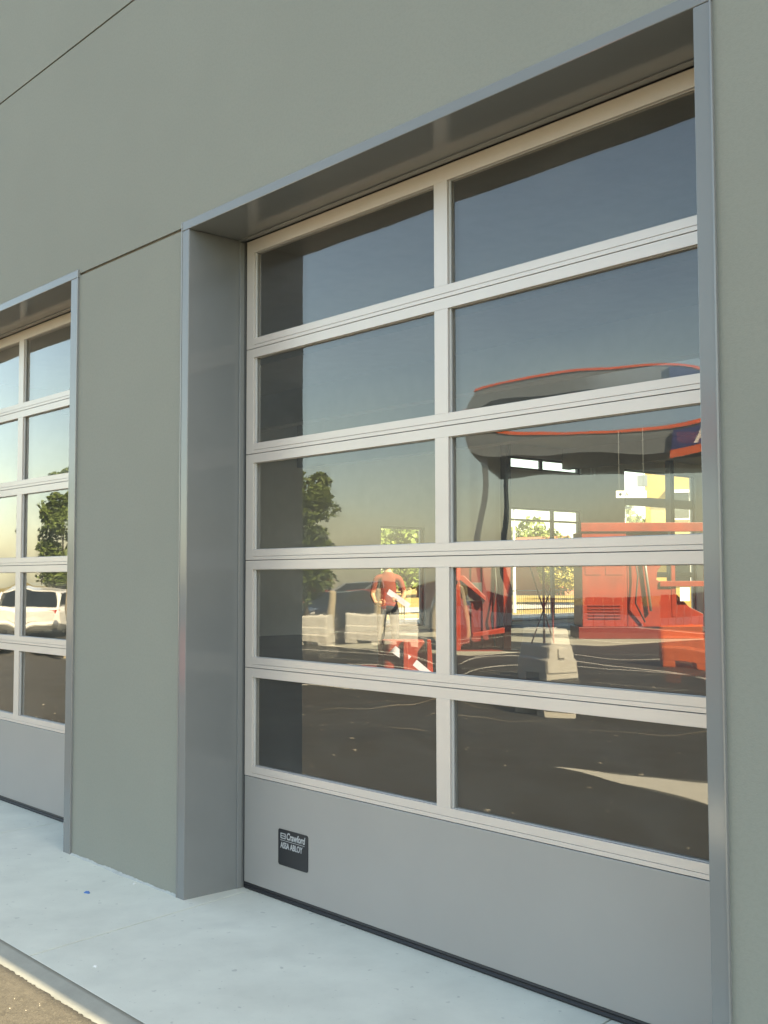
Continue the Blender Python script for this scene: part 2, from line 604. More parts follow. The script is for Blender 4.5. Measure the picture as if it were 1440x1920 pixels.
# ------------------------------------------------------------------ the workshop building
bld = thing("workshop_building", "grey rendered workshop building with recessed glazed doors", "building")
OPN = [(dx - (0.067 if dx == 0 else 0.067), dx + W + (0.063 if dx == 0 else 0.089)) for dx in DOOR_X]
def panel(x0, x1, z0, z1, holes=()):
    o = holed("wall_panel", 'y', 0.0, 0.10, (x0, x1), (z0, z1), list(holes), MT['wall'], bld)
    return o
holesB = [(a, c, 0, HO + 0.0455) for a, c in OPN]
panel(-22, HX1, 4.764, ROOF)
panel(-22, HX1, 3.350, 4.752, holesB)
panel(OPN[1][1], OPN[0][0], -0.10, 3.334)
panel(OPN[0][1], HX1, -0.10, 3.334)
panel(-22, OPN[1][0], -0.10, 3.334)
core = holed("wall_core", 'y', 0.012, 0.30, (-21.95, HX1 - 0.05), (-0.10, ROOF - 0.05), [(a, c, -0.2, HO + 0.0445) for a, c in OPN], MT['core'], bld)
# inner lining of the front wall, other walls with their openings
holed("inner_lining", 'y', 0.302, 0.325, (HX0, HX1 - 0.3), (0.0, 6.0), [(dx - 0.02, dx + W + 0.02, -0.1, HO + 0.02) for dx in DOOR_X], MT['inwall'], bld)
LW = [(18.95, 20.75, 0.10, 3.10), (24.55, 28.40, 0.10, 3.90), (24.55, 28.40, 5.18, 5.60), (28.92, 29.0, 5.2, 5.45), (29.12, 29.2, 5.2, 5.45), (30.92, 35.55, 0.20, 5.55)]
holed("side_wall", 'x', HX0 - 0.28, HX0, (0.33, HY1), (-0.1, 6.0), LW, MT['inwall'], bld)
holed("side_wall", 'x', HX1 - 0.28, HX1 - 0.02, (0.33, HY1), (-0.1, 6.0), [(20.5, 21.7, -0.2, 2.2)], MT['inwall'], bld)
holed("rear_wall", 'y', HY1, HY1 + 0.28, (HX0 - 0.28, HX1), (-0.1, 6.0), [(-14, -8, 2.6, 5.2), (0, 6, 2.6, 5.2)], MT['inwall'], bld)
RL = [(-12.5, -4.8, 18.6, 24.2), (-9.6, -4.7, 14.2, 15.75), (-7.2, -1.3, 9.4, 10.5), (-12.5, -4.8, 36.0, 41.0)]  # roof openings added to let sun onto the machines and the mechanic
holed("roof", 'z', 6.002, 6.25, (HX0 - 0.28, HX1 - 0.02), (0.31, HY1 + 0.28), RL, MT['ceil'], bld)
for (a, c, e, f) in RL:
    mb = MB()
    mb.quad((a, e, 6.20), (c, e, 6.20), (c, f, 6.20), (a, f, 6.20))
    mb.build("added_light_opening", MT['clear'], bld)
for y, z in ((16.0, 4.62), (13.0, 5.2), (9.0, 5.45), (27.5, 5.3)):  # beams added to hide the lit roof openings from the camera
    MB().box(HX0 + 0.02, HX1 - 0.3, y - 0.18, y + 0.18, z, 6.0).build("screening_beam", MT['ceil'], bld)
# frames and glass of the side windows
def side_window(y0, y1, z0, z1, posts, rails):
    mb = MB()
    X = HX0 - 0.17
    w = 0.07
    mb.box(X, X + 0.08, y0, y0 + w, z0, z1).box(X, X + 0.08, y1 - w, y1, z0, z1)
    mb.box(X, X + 0.08, y0 + w, y1 - w, z0, z0 + w).box(X, X + 0.08, y0 + w, y1 - w, z1 - w, z1)
    for p in posts:
        mb.box(X, X + 0.08, p - 0.07, p + 0.07, z0 + w, z1 - w)
    for r0, r1 in rails:
        mb.box(X - 0.003, X + 0.083, y0 + w, y1 - w, r0, r1)
    o = mb.build("window", MT['darkframe'], bld)
    g = MB()
    g.quad((X + 0.04, y0 + 0.01, z0 + 0.01), (X + 0.04, y1 - 0.01, z0 + 0.01), (X + 0.04, y1 - 0.01, z1 - 0.01), (X + 0.04, y0 + 0.01, z1 - 0.01))
    g.build("pane", MT['clear'], o)
side_window(18.95, 20.75, 0.10, 3.10, [], [])
side_window(24.55, 28.40, 0.10, 3.90, [26.92], [(3.45, 3.52)])
side_window(24.55, 28.40, 5.18, 5.60, [26.35], [])
side_window(30.92, 35.55, 0.20, 5.55, [33.85], [(4.22, 4.56), (1.55, 1.75)])
sheet("workshop_floor", [(HX0, 0.43), (HX1 - 0.28, 0.43), (HX1 - 0.28, HY1), (HX0, HY1)], 0.004, MT['floor'], "dark smooth workshop floor behind the glass")
# steel columns inside
colproto = None
for i, (x, y) in enumerate([(-19.6, 24.0), (-19.6, 33.2), (-17.2, 12.0), (-12.0, 33.0)]):
    if colproto is None:
        mb = MB()
        mb.prism([(-.12, -.12), (.12, -.12), (.12, -.105), (.01, -.105), (.01, .105), (.12, .105), (.12, .12), (-.12, .12), (-.12, .105), (-.01, .105), (-.01, -.105), (-.12, -.105)], 'z', 0.004, 6.0)
        colproto = mb.build("steel_column", MT['darkframe'])
        o = colproto
    else:
        o = colproto.copy()
        COL.objects.link(o)
    o.location = (x, y, 0)
    tag(o, ["dark steel column left of the double window inside", "dark steel column in front of the tall window inside", "dark steel column near the glazed side door inside", "dark free-standing steel column deep inside the hall"][i], "column", "steel columns inside the hall")

# mortar fillet at the foot of the pier
mb = MB()
x = OPN[1][1] + 0.002
rings = []
while x < OPN[0][0] + 0.01:
    h = 0.004 + 0.010 * abs(noise.noise(Vector((x * 9, 1.3, 0)))) + random.uniform(0, 0.005)
    d = 0.008 + 0.016 * abs(noise.noise(Vector((x * 7, 4.3, 0))))
    rings.append([(x, 0.004, -0.01), (x, -d, -0.01), (x, -d, 0.002), (x, -0.002, h), (x, 0.004, h)])
    x += 0.018
mb.loft(rings)
mb.build("mortar_fillet", MT['mortar'], bld)

# ------------------------------------------------------------------ door surrounds
def surround(dx, rw, label):
    t = thing("door_surround", label, "door frame", (dx, 0, 0), 0, "metal door surrounds")
    y0, y1 = -0.010, D + 0.05
    mb = MB().box(-0.067, 0.0, y0, y1, -0.004, HO - 0.0015)
    mb.build("side_panel", MT['trim'], t, bevel=0.003)
    mb = MB().box(W, W + rw, y0, y1, -0.004, HO - 0.0015)
    mb.build("side_panel", MT['trim'], t, bevel=0.003)
    mb = MB().box(-0.067, W + rw, y0, y1, HO, HO + 0.045)
    mb.build("soffit_panel", MT['trim'], t, bevel=0.003)
    for xa, xb in ((-0.0685, -0.0615), (W + rw - 0.0055, W + rw + 0.0015)):
        MB().box(xa, xb, -0.0135, -0.0085, -0.004, HO + 0.0455).build("highlight_lip", MT['trim_highlight'], t, bevel=0.0015)  # raised lip added for the highlight line along the trim edge
    # guide strips next to the door and dark gaps
    mb = MB().box(0.0005, 0.010, D - 0.034, D - 0.006, 0.002, HO - 0.012)
    mb.build("guide_strip", MT['trim'], t, bevel=0.002)
    mb = MB().box(W - 0.010, W - 0.0005, D - 0.034, D - 0.006, 0.002, HO - 0.012)
    mb.build("guide_strip", MT['trim'], t, bevel=0.002)
    mb = MB().box(0.0, W, D - 0.040, D - 0.008, HO - 0.006, HO - 0.0005)
    mb.build("head_strip", MT['trim'], t, bevel=0.002)
    mb = MB().box(0.012, W - 0.012, D + 0.004, D + 0.04, SEAMS[5] + 0.003, HO - 0.002)
    mb.box(0.001, 0.020, D + 0.012, D + 0.045, 0.0, HO - 0.002).box(W - 0.020, W - 0.001, D + 0.012, D + 0.045, 0.0, HO - 0.002)
    mb.build("brush_seal", MT['rubber'], t)
    return t


surround(0.0, 0.063, "grey metal surround framing the large near door")
surround(DOOR_X[1], 0.089, "grey metal surround framing the far left door")

# ------------------------------------------------------------------ sectional doors
def pane_mesh(x0, x1, z0, z1, y, amp, seed, tilt=(0, 0), nx=30, nz=16):
    mb = MB()
    hx, hz = (x1 - x0) / 2, (z1 - z0) / 2
    for j in range(nz + 1):
        for i in range(nx + 1):
            X, Z = -1 + 2 * i / nx, -1 + 2 * j / nz
            b = amp * (1 - X ** 4) * (1 - Z * Z) * (1.0 + 0.25 * noise.noise(Vector((X * 1.3, Z * 1.1, seed * 7.7))))
            w = 0.00022 * noise.noise(Vector((X * 4.0, Z * 1.6, seed * 3.1 + 5)))
            px, pz = x0 + hx * (1 + X), z0 + hz * (1 + Z)
            mb.v.append((px, y - b - w - tilt[0] * (px - x0 - hx) - tilt[1] * (pz - z0 - hz), pz))
    for j in range(nz):
        for i in range(nx):
            a = j * (nx + 1) + i
            mb.f.append((a, a + 1, a + nx + 2, a + nx + 1))
            mb.mi.append(0)
    return mb


def door(dx, label, seed, amps, tilts, plate):
    t = thing("sectional_door", label, "garage door", (dx, D, 0), 0, "glazed sectional doors")
    d0, d1 = 0.022, W - 0.022
    s0, s1 = d0 + 0.064, d1 - 0.064
    m0, m1 = W / 2 - 0.040, W / 2 + 0.040
    th = 0.042
    for k in range(5):
        zb, zt = SEAMS[k], SEAMS[k + 1]
        g = 0.0016
        gb, gt = zb + 0.054, zt - (0.047 if k < 4 else 0.068)
        mb = MB()
        mb.box(d0, s0, 0, th, zb + g, zt - g).box(s1, d1, 0, th, zb + g, zt - g)
        mb.box(s0, s1, 0, th, zb + g, zb + 0.0185).box(s0, s1, 0.004, th, zb + 0.0185, zb + 0.0200).box(s0, s1, 0, th, zb + 0.0200, gb)
        mb.box(s0, s1, 0, th, gt, zt - g)
        mb.box(m0, m1, 0, th, gb, gt)
        fr = mb.build("window_section", MT['alu'], t, bevel=0.0016)
        gk = MB().box(d0 + 0.002, d1 - 0.002, 0.012, 0.038, zb - g - 0.001, zb + g + 0.001)
        gk.build("joint_gasket", MT['gap'], fr)
        for q, (a, c) in enumerate(((s0, m0), (m1, s1))):
            bd = MB()
            w = 0.011
            bd.box(a, a + w, 0.010, 0.020, gb, gt).box(c - w, c, 0.010, 0.020, gb, gt)
            bd.box(a + w, c - w, 0.014, 0.020, gb, gb + 0.003).box(a + w, c - w, 0.014, 0.020, gt - 0.003, gt)
            bd.build("glazing_bead", MT['bead'], fr, bevel=0.002)
            am = amps[q][k] if isinstance(amps[q], (list, tuple)) else amps[q]
            tl = tilts.get((q, k), (0, 0))
            o = pane_mesh(a + 0.001, c - 0.001, gb + 0.001, gt - 0.001, 0.0235, am, seed + q * 10 + k, tl).build("pane", MT['glass'], fr, smooth=True, fix=False)
            o = pane_mesh(a + 0.001, c - 0.001, gb + 0.001, gt - 0.001, 0.0375, -am * 0.12, seed + q * 10 + k + 50, (0, 0), 12, 8).build("inner_pane", MT['glass2'], fr, smooth=True, fix=False)
    mb = MB().box(d0, d1, 0.0, th, 0.036, SEAMS[0] - 0.0016)
    mb.build("bottom_panel", MT['panel'], t, bevel=0.003)
    mb = MB()
    mb.prism([(0.004, 0.002), (0.040, 0.002), (0.040, 0.0355), (0.006, 0.0355), (0.002, 0.026), (0.008, 0.018), (0.001, 0.010)], 'x', d0, d1)
    mb.build("bottom_seal", MT['rubber'], t, bevel=0.001)
    if plate:
        pm = MB()
        x0, x1, z0, z1, r = 0.317, 0.551, 0.177, 0.349, 0.012
        pts = []
        for cx, cz, a0 in ((x1 - r, z1 - r, 0), (x0 + r, z1 - r, 90), (x0 + r, z0 + r, 180), (x1 - r, z0 + r, 270)):
            for s in range(5):
                a = R_(a0 + 22.5 * s)
                pts.append((cx + r * math.cos(a), cz + r * math.sin(a)))
        pm.prism(pts, 'y', -0.0035, -0.0003)
        pl = pm.build("maker_plate", MT['plate'], t)
        rot = (math.pi / 2, 0, 0)
        Yt = -0.0040
        text("lettering", "Crawford", 0.046, MT['platetext'], pl, (x0 + 0.066, Yt, 0.305), rot, 0.18, 0.80, offset=0.0012)
        text("lettering", "ASSA ABLOY", 0.040, MT['platetext'], pl, (x0 + 0.020, Yt, 0.260), rot, 0.0, 0.76, offset=0.0009)
        em = MB()
        ex = x0 + 0.020
        em.box(ex, ex + 0.040, -0.0044, -0.0036, 0.327, 0.331).box(ex, ex + 0.040, -0.0044, -0.0036, 0.3045, 0.3085)
        em.box(ex, ex + 0.005, -0.0044, -0.0036, 0.3085, 0.327).box(ex + 0.035, ex + 0.040, -0.0044, -0.0036, 0.3085, 0.327)
        em.box(ex + 0.005, ex + 0.035, -0.0044, -0.0036, 0.3160, 0.3195)
        em.build("emblem", MT['platetext'], pl)
        ru = MB().box(x0 + 0.018, x1 - 0.024, -0.0044, -0.0036, 0.2955, 0.2975)
        ru.build("ruled_line", MT['platetext'], pl)
    return t


door(0.0, "large silver sectional door with black maker's plate on its bottom panel", 3, ((0.0010, 0.0015, 0.0015, 0.0012, 0.0010), (0.0018, 0.0022, 0.0026, 0.0040, 0.0018)), {}, True)
door(DOOR_X[1], "silver sectional door cut off at the left edge of the picture", 71, (0.0020, 0.0017), {}, False)

# ------------------------------------------------------------------ litter and grit
def scrap(loc, s, m, label, rz=0.0):
    mb = MB()
    n = 9
    top = []
    for k in range(n):
        a = 2 * math.pi * k / n
        r = s * random.uniform(0.5, 1.0)
        top.append((r * math.cos(a), 0.55 * r * math.sin(a)))
    rings = [[(p[0] * f, p[1] * f, z + s * 0.16 * noise.noise(Vector((p[0] * 90, p[1] * 90, z * 50)))) for p in top] for f, z in ((1, 0.0005), (1.0, 0.003), (0.6, s * 0.35))]
    mb.loft(rings)
    o = mb.build("litter_scrap", m)
    o.location = loc
    o.rotation_euler = (0, 0, rz)
    tag(o, label, "litter", "scraps lying on the ground")


def gpt(loc):
    return loc


scrap((-0.43, -0.30, 0), 0.022, MT['bluescrap'], "small crumpled blue scrap on the pavement in front of the pier", 0.4)
scrap((-0.42, -0.045, 0), 0.010, MT['white'], "tiny white scrap close to the foot of the pier", 1.0)
scrap((0.57, -0.77, 0), 0.014, MT['white'], "thin white scrap near the pavement edge", 0.2)
mb = MB()
for k in range(55):
    x, y = random.uniform(0.0, 1.6), random.uniform(-1.55, -1.06)
    s = random.choice((0.002, 0.003, 0.003, 0.005))
    n = 6
    pr = [(s * random.uniform(0.6, 1.2) * math.cos(2 * math.pi * i / n), s * random.uniform(0.6, 1.2) * math.sin(2 * math.pi * i / n)) for i in range(n)]
    mb.loft([[(x + p[0] * f, y + p[1] * f, -0.016 + z * s) for p in pr] for f, z in ((1, -0.1), (1.0, 0.5), (0.4, 0.9))])
for k in range(170):
    x, y = random.uniform(-9.0, 2.0), random.uniform(-8.0, -1.7)
    s = random.choice((0.010, 0.014, 0.020, 0.028))
    n = 6
    pr = [(s * random.uniform(0.5, 1.3) * math.cos(2 * math.pi * i / n), 0.7 * s * random.uniform(0.5, 1.3) * math.sin(2 * math.pi * i / n)) for i in range(n)]
    mb.loft([[(x + p[0] * f, y + p[1] * f, -0.016 + z * s) for p in pr] for f, z in ((1, -0.1), (1.0, 0.3), (0.4, 0.5))])
o = mb.build("gravel", MT['stone'])
o["kind"] = "stuff"
o["label"] = "pale grit scattered on the asphalt beside the kerb"

# ------------------------------------------------------------------ water-filled barriers
def barrier_mesh(L=0.82, H=0.85):
    mb = MB()
    sec = [(-0.25, 0.10), (-0.25, 0.30), (-0.215, 0.34), (-0.205, 0.52), (-0.175, 0.56), (-0.16, H - 0.04), (-0.13, H), (0.13, H), (0.16, H - 0.04), (0.175, 0.56), (0.205, 0.52), (0.215, 0.34), (0.25, 0.30), (0.25, 0.10)]
    xs = [(-L / 2, 0.90), (-L / 2 + 0.05, 0.99), (-L / 2 + 0.16, 1.0), (-L / 2 + 0.19, 0.985), (-L / 2 + 0.24, 0.985), (-L / 2 + 0.27, 1.0), (-0.05, 1.0), (-0.03, 0.985), (0.03, 0.985), (0.05, 1.0),
          (L / 2 - 0.27, 1.0), (L / 2 - 0.24, 0.985), (L / 2 - 0.19, 0.985), (L / 2 - 0.16, 1.0), (L / 2 - 0.05, 0.99), (L / 2, 0.90)]
    mb.loft([[(x, p[0] * s, 0.1 + (p[1] - 0.1) * (0.98 + 0.02 * s)) for p in sec] for x, s in xs])
    for a, c in ((-L / 2 + 0.02, -0.17), (0.17, L / 2 - 0.02)):
        mb.prism([(-0.245, 0.0), (0.245, 0.0), (0.245, 0.102), (-0.245, 0.102)], 'x', a, c)
    return mb


def barrier(loc, rz, m, label, grp, proto=None):
    if proto:
        return dup(proto, loc, rz, label)
    t = thing("water_barrier", label, "barrier", loc, rz, grp)
    barrier_mesh().build("body", m, t, bevel=0.012)
    mb = MB().tube([(0.2, 0, 0.845), (0.2, 0, 0.875)], 0.05, 10)
    mb.build("filler_cap", m, t)
    mb = MB().prism([(-0.05, 0.34), (0.05, 0.34), (0.05, 0.5), (-0.05, 0.5)], 'x', 0.40, 0.44)
    mb.build("coupling", m, t, bevel=0.008)
    return t


ZA = -0.016
b0 = barrier((-4.85, -7.75, ZA), R_(21), MT['whitepl'], "white plastic barrier standing alone nearest the big door", "white water barriers on the car park")
barrier((-12.93, -10.19, ZA), R_(-30), None, "white plastic barrier beside the tree reflection at the left", None, b0)
barrier((-13.41, -11.98, ZA), R_(-38), None, "white plastic barrier in front of the dark parked car", None, b0)
barrier((-12.82, -12.63, ZA), R_(-45), None, "white plastic barrier to the right of two others, by the red fence", None, b0)
barrier((-5.08, -11.39, ZA), R_(-40), MT['orangepl'], "bright orange plastic barrier under the sign", "coloured water barriers on the car park")
barrier((-9.08, -6.02, ZA), R_(-20), MT['redpl'], "red plastic barrier at the left by a white one", "coloured water barriers on the car park")

# ------------------------------------------------------------------ parked cars (length along local x, front at +x)
def car(loc, rz, m, label, kind, grp="cars parked on the car park"):
    t = thing("parked_car", label, "car", loc, rz, grp)
    est = kind == 'hatch'
    Lh = 2.05 if est else 2.2
    # body stations: x, half width, z bottom, z shoulder
    low = [(-Lh, 0.66, 0.42, 0.80), (-Lh + 0.10, 0.80, 0.28, 0.92), (-1.5, 0.86, 0.20, 0.96), (-0.4, 0.88, 0.19, 0.985), (0.7, 0.88, 0.19, 0.92), (1.3, 0.86, 0.20, 0.86), (Lh - 0.35, 0.80, 0.24, 0.76), (Lh - 0.06, 0.70, 0.30, 0.66), (Lh, 0.60, 0.38, 0.56)]
    mb = MB()

    def sec(x, w, a, c):
        return [(x, -w * 0.88, a), (x, -w, a + 0.12), (x, -w, c - 0.16), (x, -w * 0.93, c - 0.03), (x, -w * 0.80, c), (x, w * 0.80, c), (x, w * 0.93, c - 0.03), (x, w, c - 0.16), (x, w, a + 0.12), (x, w * 0.88, a)]
    mb.loft([sec(*s) for s in low])
    rear = -Lh + (0.25 if est else 0.75)
    cab = [(rear, 0.70, 0.93), (rear + (0.32 if est else 0.55), 0.62, 1.36), (-0.5, 0.63, 1.46), (0.1, 0.62, 1.43), (1.0, 0.72, 0.90)]
    # roof and pillars as one shell over a dark greenhouse
    mb.loft([[(x, -w, z - 0.045 if i in (1, 2, 3) else z - 0.02), (x, -w + 0.05, z), (x, w - 0.05, z), (x, w, z - 0.045 if i in (1, 2, 3) else z - 0.02)] for i, (x, w, z) in enumerate(cab)][1:4])
    for s in (-1, 1):
        for (xa, wa, za), (xb, wb, zb) in ((cab[0], cab[1]), (cab[3], cab[4])):
            mb.tube([(xa, s * wa, za - 0.02), (xb, s * wb, zb - 0.02)], 0.045, 6)
        mb.tube([(-0.35, s * 0.76, 0.92), (-0.38, s * 0.63, 1.43)], 0.04, 6)
    mb.build("body", m, t, bevel=0.02)
    g = MB()
    side = [(rear + 0.02, 0.92), (rear + (0.33 if est else 0.56), 1.335), (-0.5, 1.42), (0.1, 1.39), (0.97, 0.90)]
    g.loft([[(x, -w * 0.985 - 0.0, 0.90), (x, -(w - 0.02) if z > 1 else -w * 0.985, z), (x, (w - 0.02) if z > 1 else w * 0.985, z), (x, w * 0.985, 0.90)] for (x, z), w in zip(side, (0.74, 0.66, 0.66, 0.65, 0.74))])
    g.build("windows", MT['carglass'], t)
    for x in (-1.30, 1.32):
        for s in (-1, 1):
            w = MB()
            prof = [(0.20, -0.10), (0.29, -0.10), (0.315, -0.07), (0.315, 0.07), (0.29, 0.10), (0.20, 0.10)]
            n = 20
            rings = [[(x + r * math.cos(2 * math.pi * i / n), s * 0.79 + y, 0.315 + r * math.sin(2 * math.pi * i / n)) for r, y in prof] for i in range(n)]
            b = len(w.v)
            for r in rings:
                w.v += r
            for i in range(n):
                for k in range(6):
                    w.f.append((b + i * 6 + k, b + i * 6 + (k + 1) % 6, b + ((i + 1) % n) * 6 + (k + 1) % 6, b + ((i + 1) % n) * 6 + k))
                    w.mi.append(0)
            wo = w.build("wheel", MT['tyre'], t, smooth=True)
            rm = MB()
            for k in range(7):
                a = 2 * math.pi * k / 7
                rm.tube([(x, s * 0.865, 0.315), (x + 0.2 * math.cos(a), s * 0.865, 0.315 + 0.2 * math.sin(a))], [0.035, 0.025], 6)
            rm.tube([(x, s * 0.84, 0.315), (x, s * 0.885, 0.315)], 0.055, 10)
            rm.build("rim", MT['rim'], wo)
    for s in (-1, 1):
        mb = MB()
        mb.loft([[(Lh - 0.20, s * y0, z) for y0, z in ((0.44, 0.56), (0.72, 0.58), (0.74, 0.70), (0.46, 0.67))], [(Lh - 0.03, s * y0, z) for y0, z in ((0.42, 0.55), (0.64, 0.57), (0.66, 0.66), (0.44, 0.64))]])
        mb.build("headlight", MT['lamp'], t, bevel=0.01)
        mb = MB()
        mb.loft([[(-Lh + 0.02, s * y0, z) for y0, z in ((0.46, 0.66), (0.68, 0.66), (0.68, 0.84), (0.50, 0.84))], [(-Lh + 0.16, s * y0, z) for y0, z in ((0.50, 0.64), (0.80, 0.64), (0.80, 0.86), (0.54, 0.86))]])
        mb.build("tail_light", MT['taillamp'], t, bevel=0.01)
        mb = MB()
        mb.loft([[(0.72, s * 0.84, 0.92), (0.80, s * 0.84, 0.92), (0.80, s * 0.84, 1.0), (0.72, s * 0.84, 1.0)], [(0.74, s * 1.0, 0.93), (0.82, s * 0.98, 0.93), (0.82, s * 0.98, 1.05), (0.74, s * 1.0, 1.05)]])
        mb.build("side_mirror", m, t, bevel=0.015)
    mb = MB().box(Lh - 0.02, Lh + 0.025, -0.55, 0.55, 0.36, 0.44)
    mb.build("grille", MT['rim'], t, bevel=0.01)
    MB().box(Lh + 0.026, Lh + 0.038, -0.26, 0.26, 0.45, 0.56).build("number_plate", MT['white'], t)
    MB().box(-Lh - 0.014, -Lh - 0.002, -0.26, 0.26, 0.52, 0.63).build("number_plate", MT['white'], t)
    mb = MB()
    mb.tube([(-Lh + 0.02, -0.78, 0.40), (-Lh - 0.03, 0, 0.41), (-Lh + 0.02, 0.78, 0.40)], 0.06, 8)
    mb.build("bumper", m, t)
    return t


car((-21.5, -17.9, ZA), R_(78), MT['cardark'], "dark blue parked car facing the big door with chrome grille", 'saloon')
car((-27.5, -26.2, ZA), R_(60), MT['carsilver'], "silver parked hatchback far back, to the right of the tall van", 'hatch')
car((-21.4, -8.6, ZA), R_(222), MT['carwhite'], "white parked hatchback reflected in the far left door", 'hatch')
car((-23.9, -7.0, ZA), R_(215), MT['cardark'], "black parked car beside the white hatchback", 'saloon')
van = car((-26.4, -22.9, ZA), R_(75), MT['carsilver'], "tall silver parked van behind the dark blue car", 'hatch')
van.scale = (1.1, 1.1, 1.32)
car((-30.0, -25.5, ZA), R_(82), MT['carwhite'], "white parked saloon behind the dark blue car", 'saloon')
car((-31.5, -20.2, ZA), R_(80), MT['cardark'], "dark parked saloon beside the slender tree", 'saloon')
car((-24.1, -26.8, ZA), R_(70), MT['carsilver'], "silver parked saloon at the right end of the parked row", 'saloon')

# ------------------------------------------------------------------ trees
def crown_mesh(h0, h1, r, n, seed, leaf=0.16):
    rnd = random.Random(seed)
    clumps = []
    for k in range(26):
        z = rnd.uniform(0.08, 0.95)
        rr = r * (1.0 - abs(z - 0.38) ** 1.5 * 1.1) * rnd.uniform(0.35, 0.85)
        a = rnd.uniform(0, 6.283)
        clumps.append((rr * math.cos(a), rr * math.sin(a), h0 + z * (h1 - h0), r * rnd.uniform(0.3, 0.55)))
    mb = MB()
    for k in range(n):
        c = clumps[rnd.randrange(len(clumps))]
        d = Vector((rnd.gauss(0, 1), rnd.gauss(0, 1), rnd.gauss(0, 1))).normalized() * c[3] * rnd.uniform(0.55, 1.05)
        p = Vector(c[:3]) + Vector((d.x, d.y, d.z * 0.9))
        u = Vector((rnd.gauss(0, 1), rnd.gauss(0, 1), rnd.gauss(0, 1))).normalized()
        w = u.cross(Vector((rnd.gauss(0, 1), rnd.gauss(0, 1), rnd.gauss(0, 1)))).normalized()
        s = leaf * rnd.uniform(0.6, 1.3)
        mb.quad(p - u * s, p + w * s * 0.5, p + u * s, p - w * s * 0.5)
    return mb, clumps


def tree(loc, h0, h1, r, n, seed, m, label, grp, leaf=0.16, proto=None, sc_=1.0, rz=0):
    if proto:
        o = dup(proto, loc, rz, label)
        o.scale = (sc_, sc_, sc_)
        return o
    t = thing("tree", label, "tree", loc, rz, grp)
    mb, cl = crown_mesh(h0, h1, r, n, seed, leaf)
    mb.build("crown", m, t, fix=False)
    tb = MB()
    top = h0 + 0.75 * (h1 - h0)
    tb.tube([(0, 0, -0.1), (0.04, 0.02, h0 * 0.6), (0.0, 0.05, h0 + 0.3 * (h1 - h0)), (0.06, 0, top)], [0.02 * h1 + 0.03, 0.017 * h1 + 0.02, 0.012 * h1, 0.02], 8)
    for c in cl[:9]:
        z0 = max(h0 * 0.75, c[2] - 0.9)
        tb.tube([(0.02, 0.03, min(z0, top)), (c[0] * 0.6, c[1] * 0.6, c[2] - 0.25), (c[0], c[1], c[2])], [0.009 * h1, 0.006 * h1, 0.012], 5)
    tb.build("trunk", MT['bark'], t)
    return t


tA = tree((-19.7, -15.2, ZA), 0.9, 4.8, 0.95, 8000, 5, MT['leaf'], "slender green tree standing left of the dark blue car", "young trees on the car park", 0.085)
tree((-28.2, -12.2, ZA), 0, 0, 0, 0, 0, None, "slender green tree behind the white hatchback", None, proto=tA, sc_=0.98, rz=1.9)
tree((-30.6, -8.9, ZA), 0, 0, 0, 0, 0, None, "slender green tree behind the black car", None, proto=tA, sc_=0.8, rz=3.3)
tB = tree((-64.0, 62.0, -0.1), 1.2, 7.5, 3.4, 4200, 9, MT['leaf'], "broad green tree beyond the field, at the left of the double window", "trees beyond the field", 0.3)
tC = tree((-66.0, 68.0, -0.1), 0.8, 7.6, 3.2, 4200, 21, MT['leafy'], "yellowing tree beyond the field in the middle of the double window", "trees beyond the field", 0.3)
for i, (p, pr, s) in enumerate([((-68, 73, -.1), tB, 0.95), ((-62, 78, -.1), tC, 0.7), ((-70, 84, -.1), tB, 1.0), ((-62, 50, -.1), tC, 0.85), ((-60, 43, -.1), tB, 0.9), ((-66, 56, -.1), tB, 1.1), ((-58, 36, -.1), tC, 0.9), ((-46, 66, -.1), tB, 0.9), ((-70, 100, -.1), tB, 1.1), ((-66, 110, -.1), tC, 1.0)]):
    tree(p, 0, 0, 0, 0, 0, None, ["green tree past the yellowing one beyond the field", "low yellowing tree next to the small brick house", "green tree behind the small brick house", "yellowing tree beyond the field seen through the glazed side door", "green tree seen through the left of the glazed side door",
         "tall green tree between the side door and the double window view", "yellowing tree at the left end of the far row", "green tree beside the yellow house", "large green tree past the brick house, far right of the row", "last yellowing tree of the far row"][i], None, proto=pr, sc_=s, rz=i * 1.3)
# strips of road and verge outside the side windows
for nm, x0, x1, m, z, lb in (("path", -27.5, -24.6, MT['road'], -0.03, "pale path just outside the side windows"), ("road", -40.0, -33.5, MT['road'], -0.05, "pale road beyond the path"), ("side_yard", -24.6, -20.3, MT['asphalt'], -0.04, "narrow asphalt yard against the side of the building")):
    sheet(nm, [(x0, 0.8), (x1, 0.8), (x1, 140), (x0, 140)], z, m, lb)

# crowd-control barriers outside the side windows
def crowd_barrier(loc, label, proto=None):
    if proto:
        return dup(proto, loc, proto.rotation_euler.z, label)
    t = thing("crowd_barrier", label, "barrier", loc, R_(90), "crowd barriers along the side yard")
    f = MB()
    f.tube([(-1.1, 0, 0.0), (-1.1, 0, 0.98), (-1.0, 0, 1.1), (1.0, 0, 1.1), (1.1, 0, 0.98), (1.1, 0, 0.0)], 0.02, 6)
    f.tube([(-1.1, 0, 0.18), (1.1, 0, 0.18)], 0.016, 6)
    f.build("frame", MT['steel'], t)
    for k in range(17):
        x = -0.98 + k * 0.1225
        MB().tube([(x, 0, 0.18), (x, 0, 1.1)], 0.007, 5).build("bar", MT['steel'], t)
    for s in (-1, 1):
        MB().tube([(s * 0.9, -0.3, 0.02), (s * 0.9, 0.3, 0.02)], 0.02, 6).build("foot", MT['steel'], t)
    return t


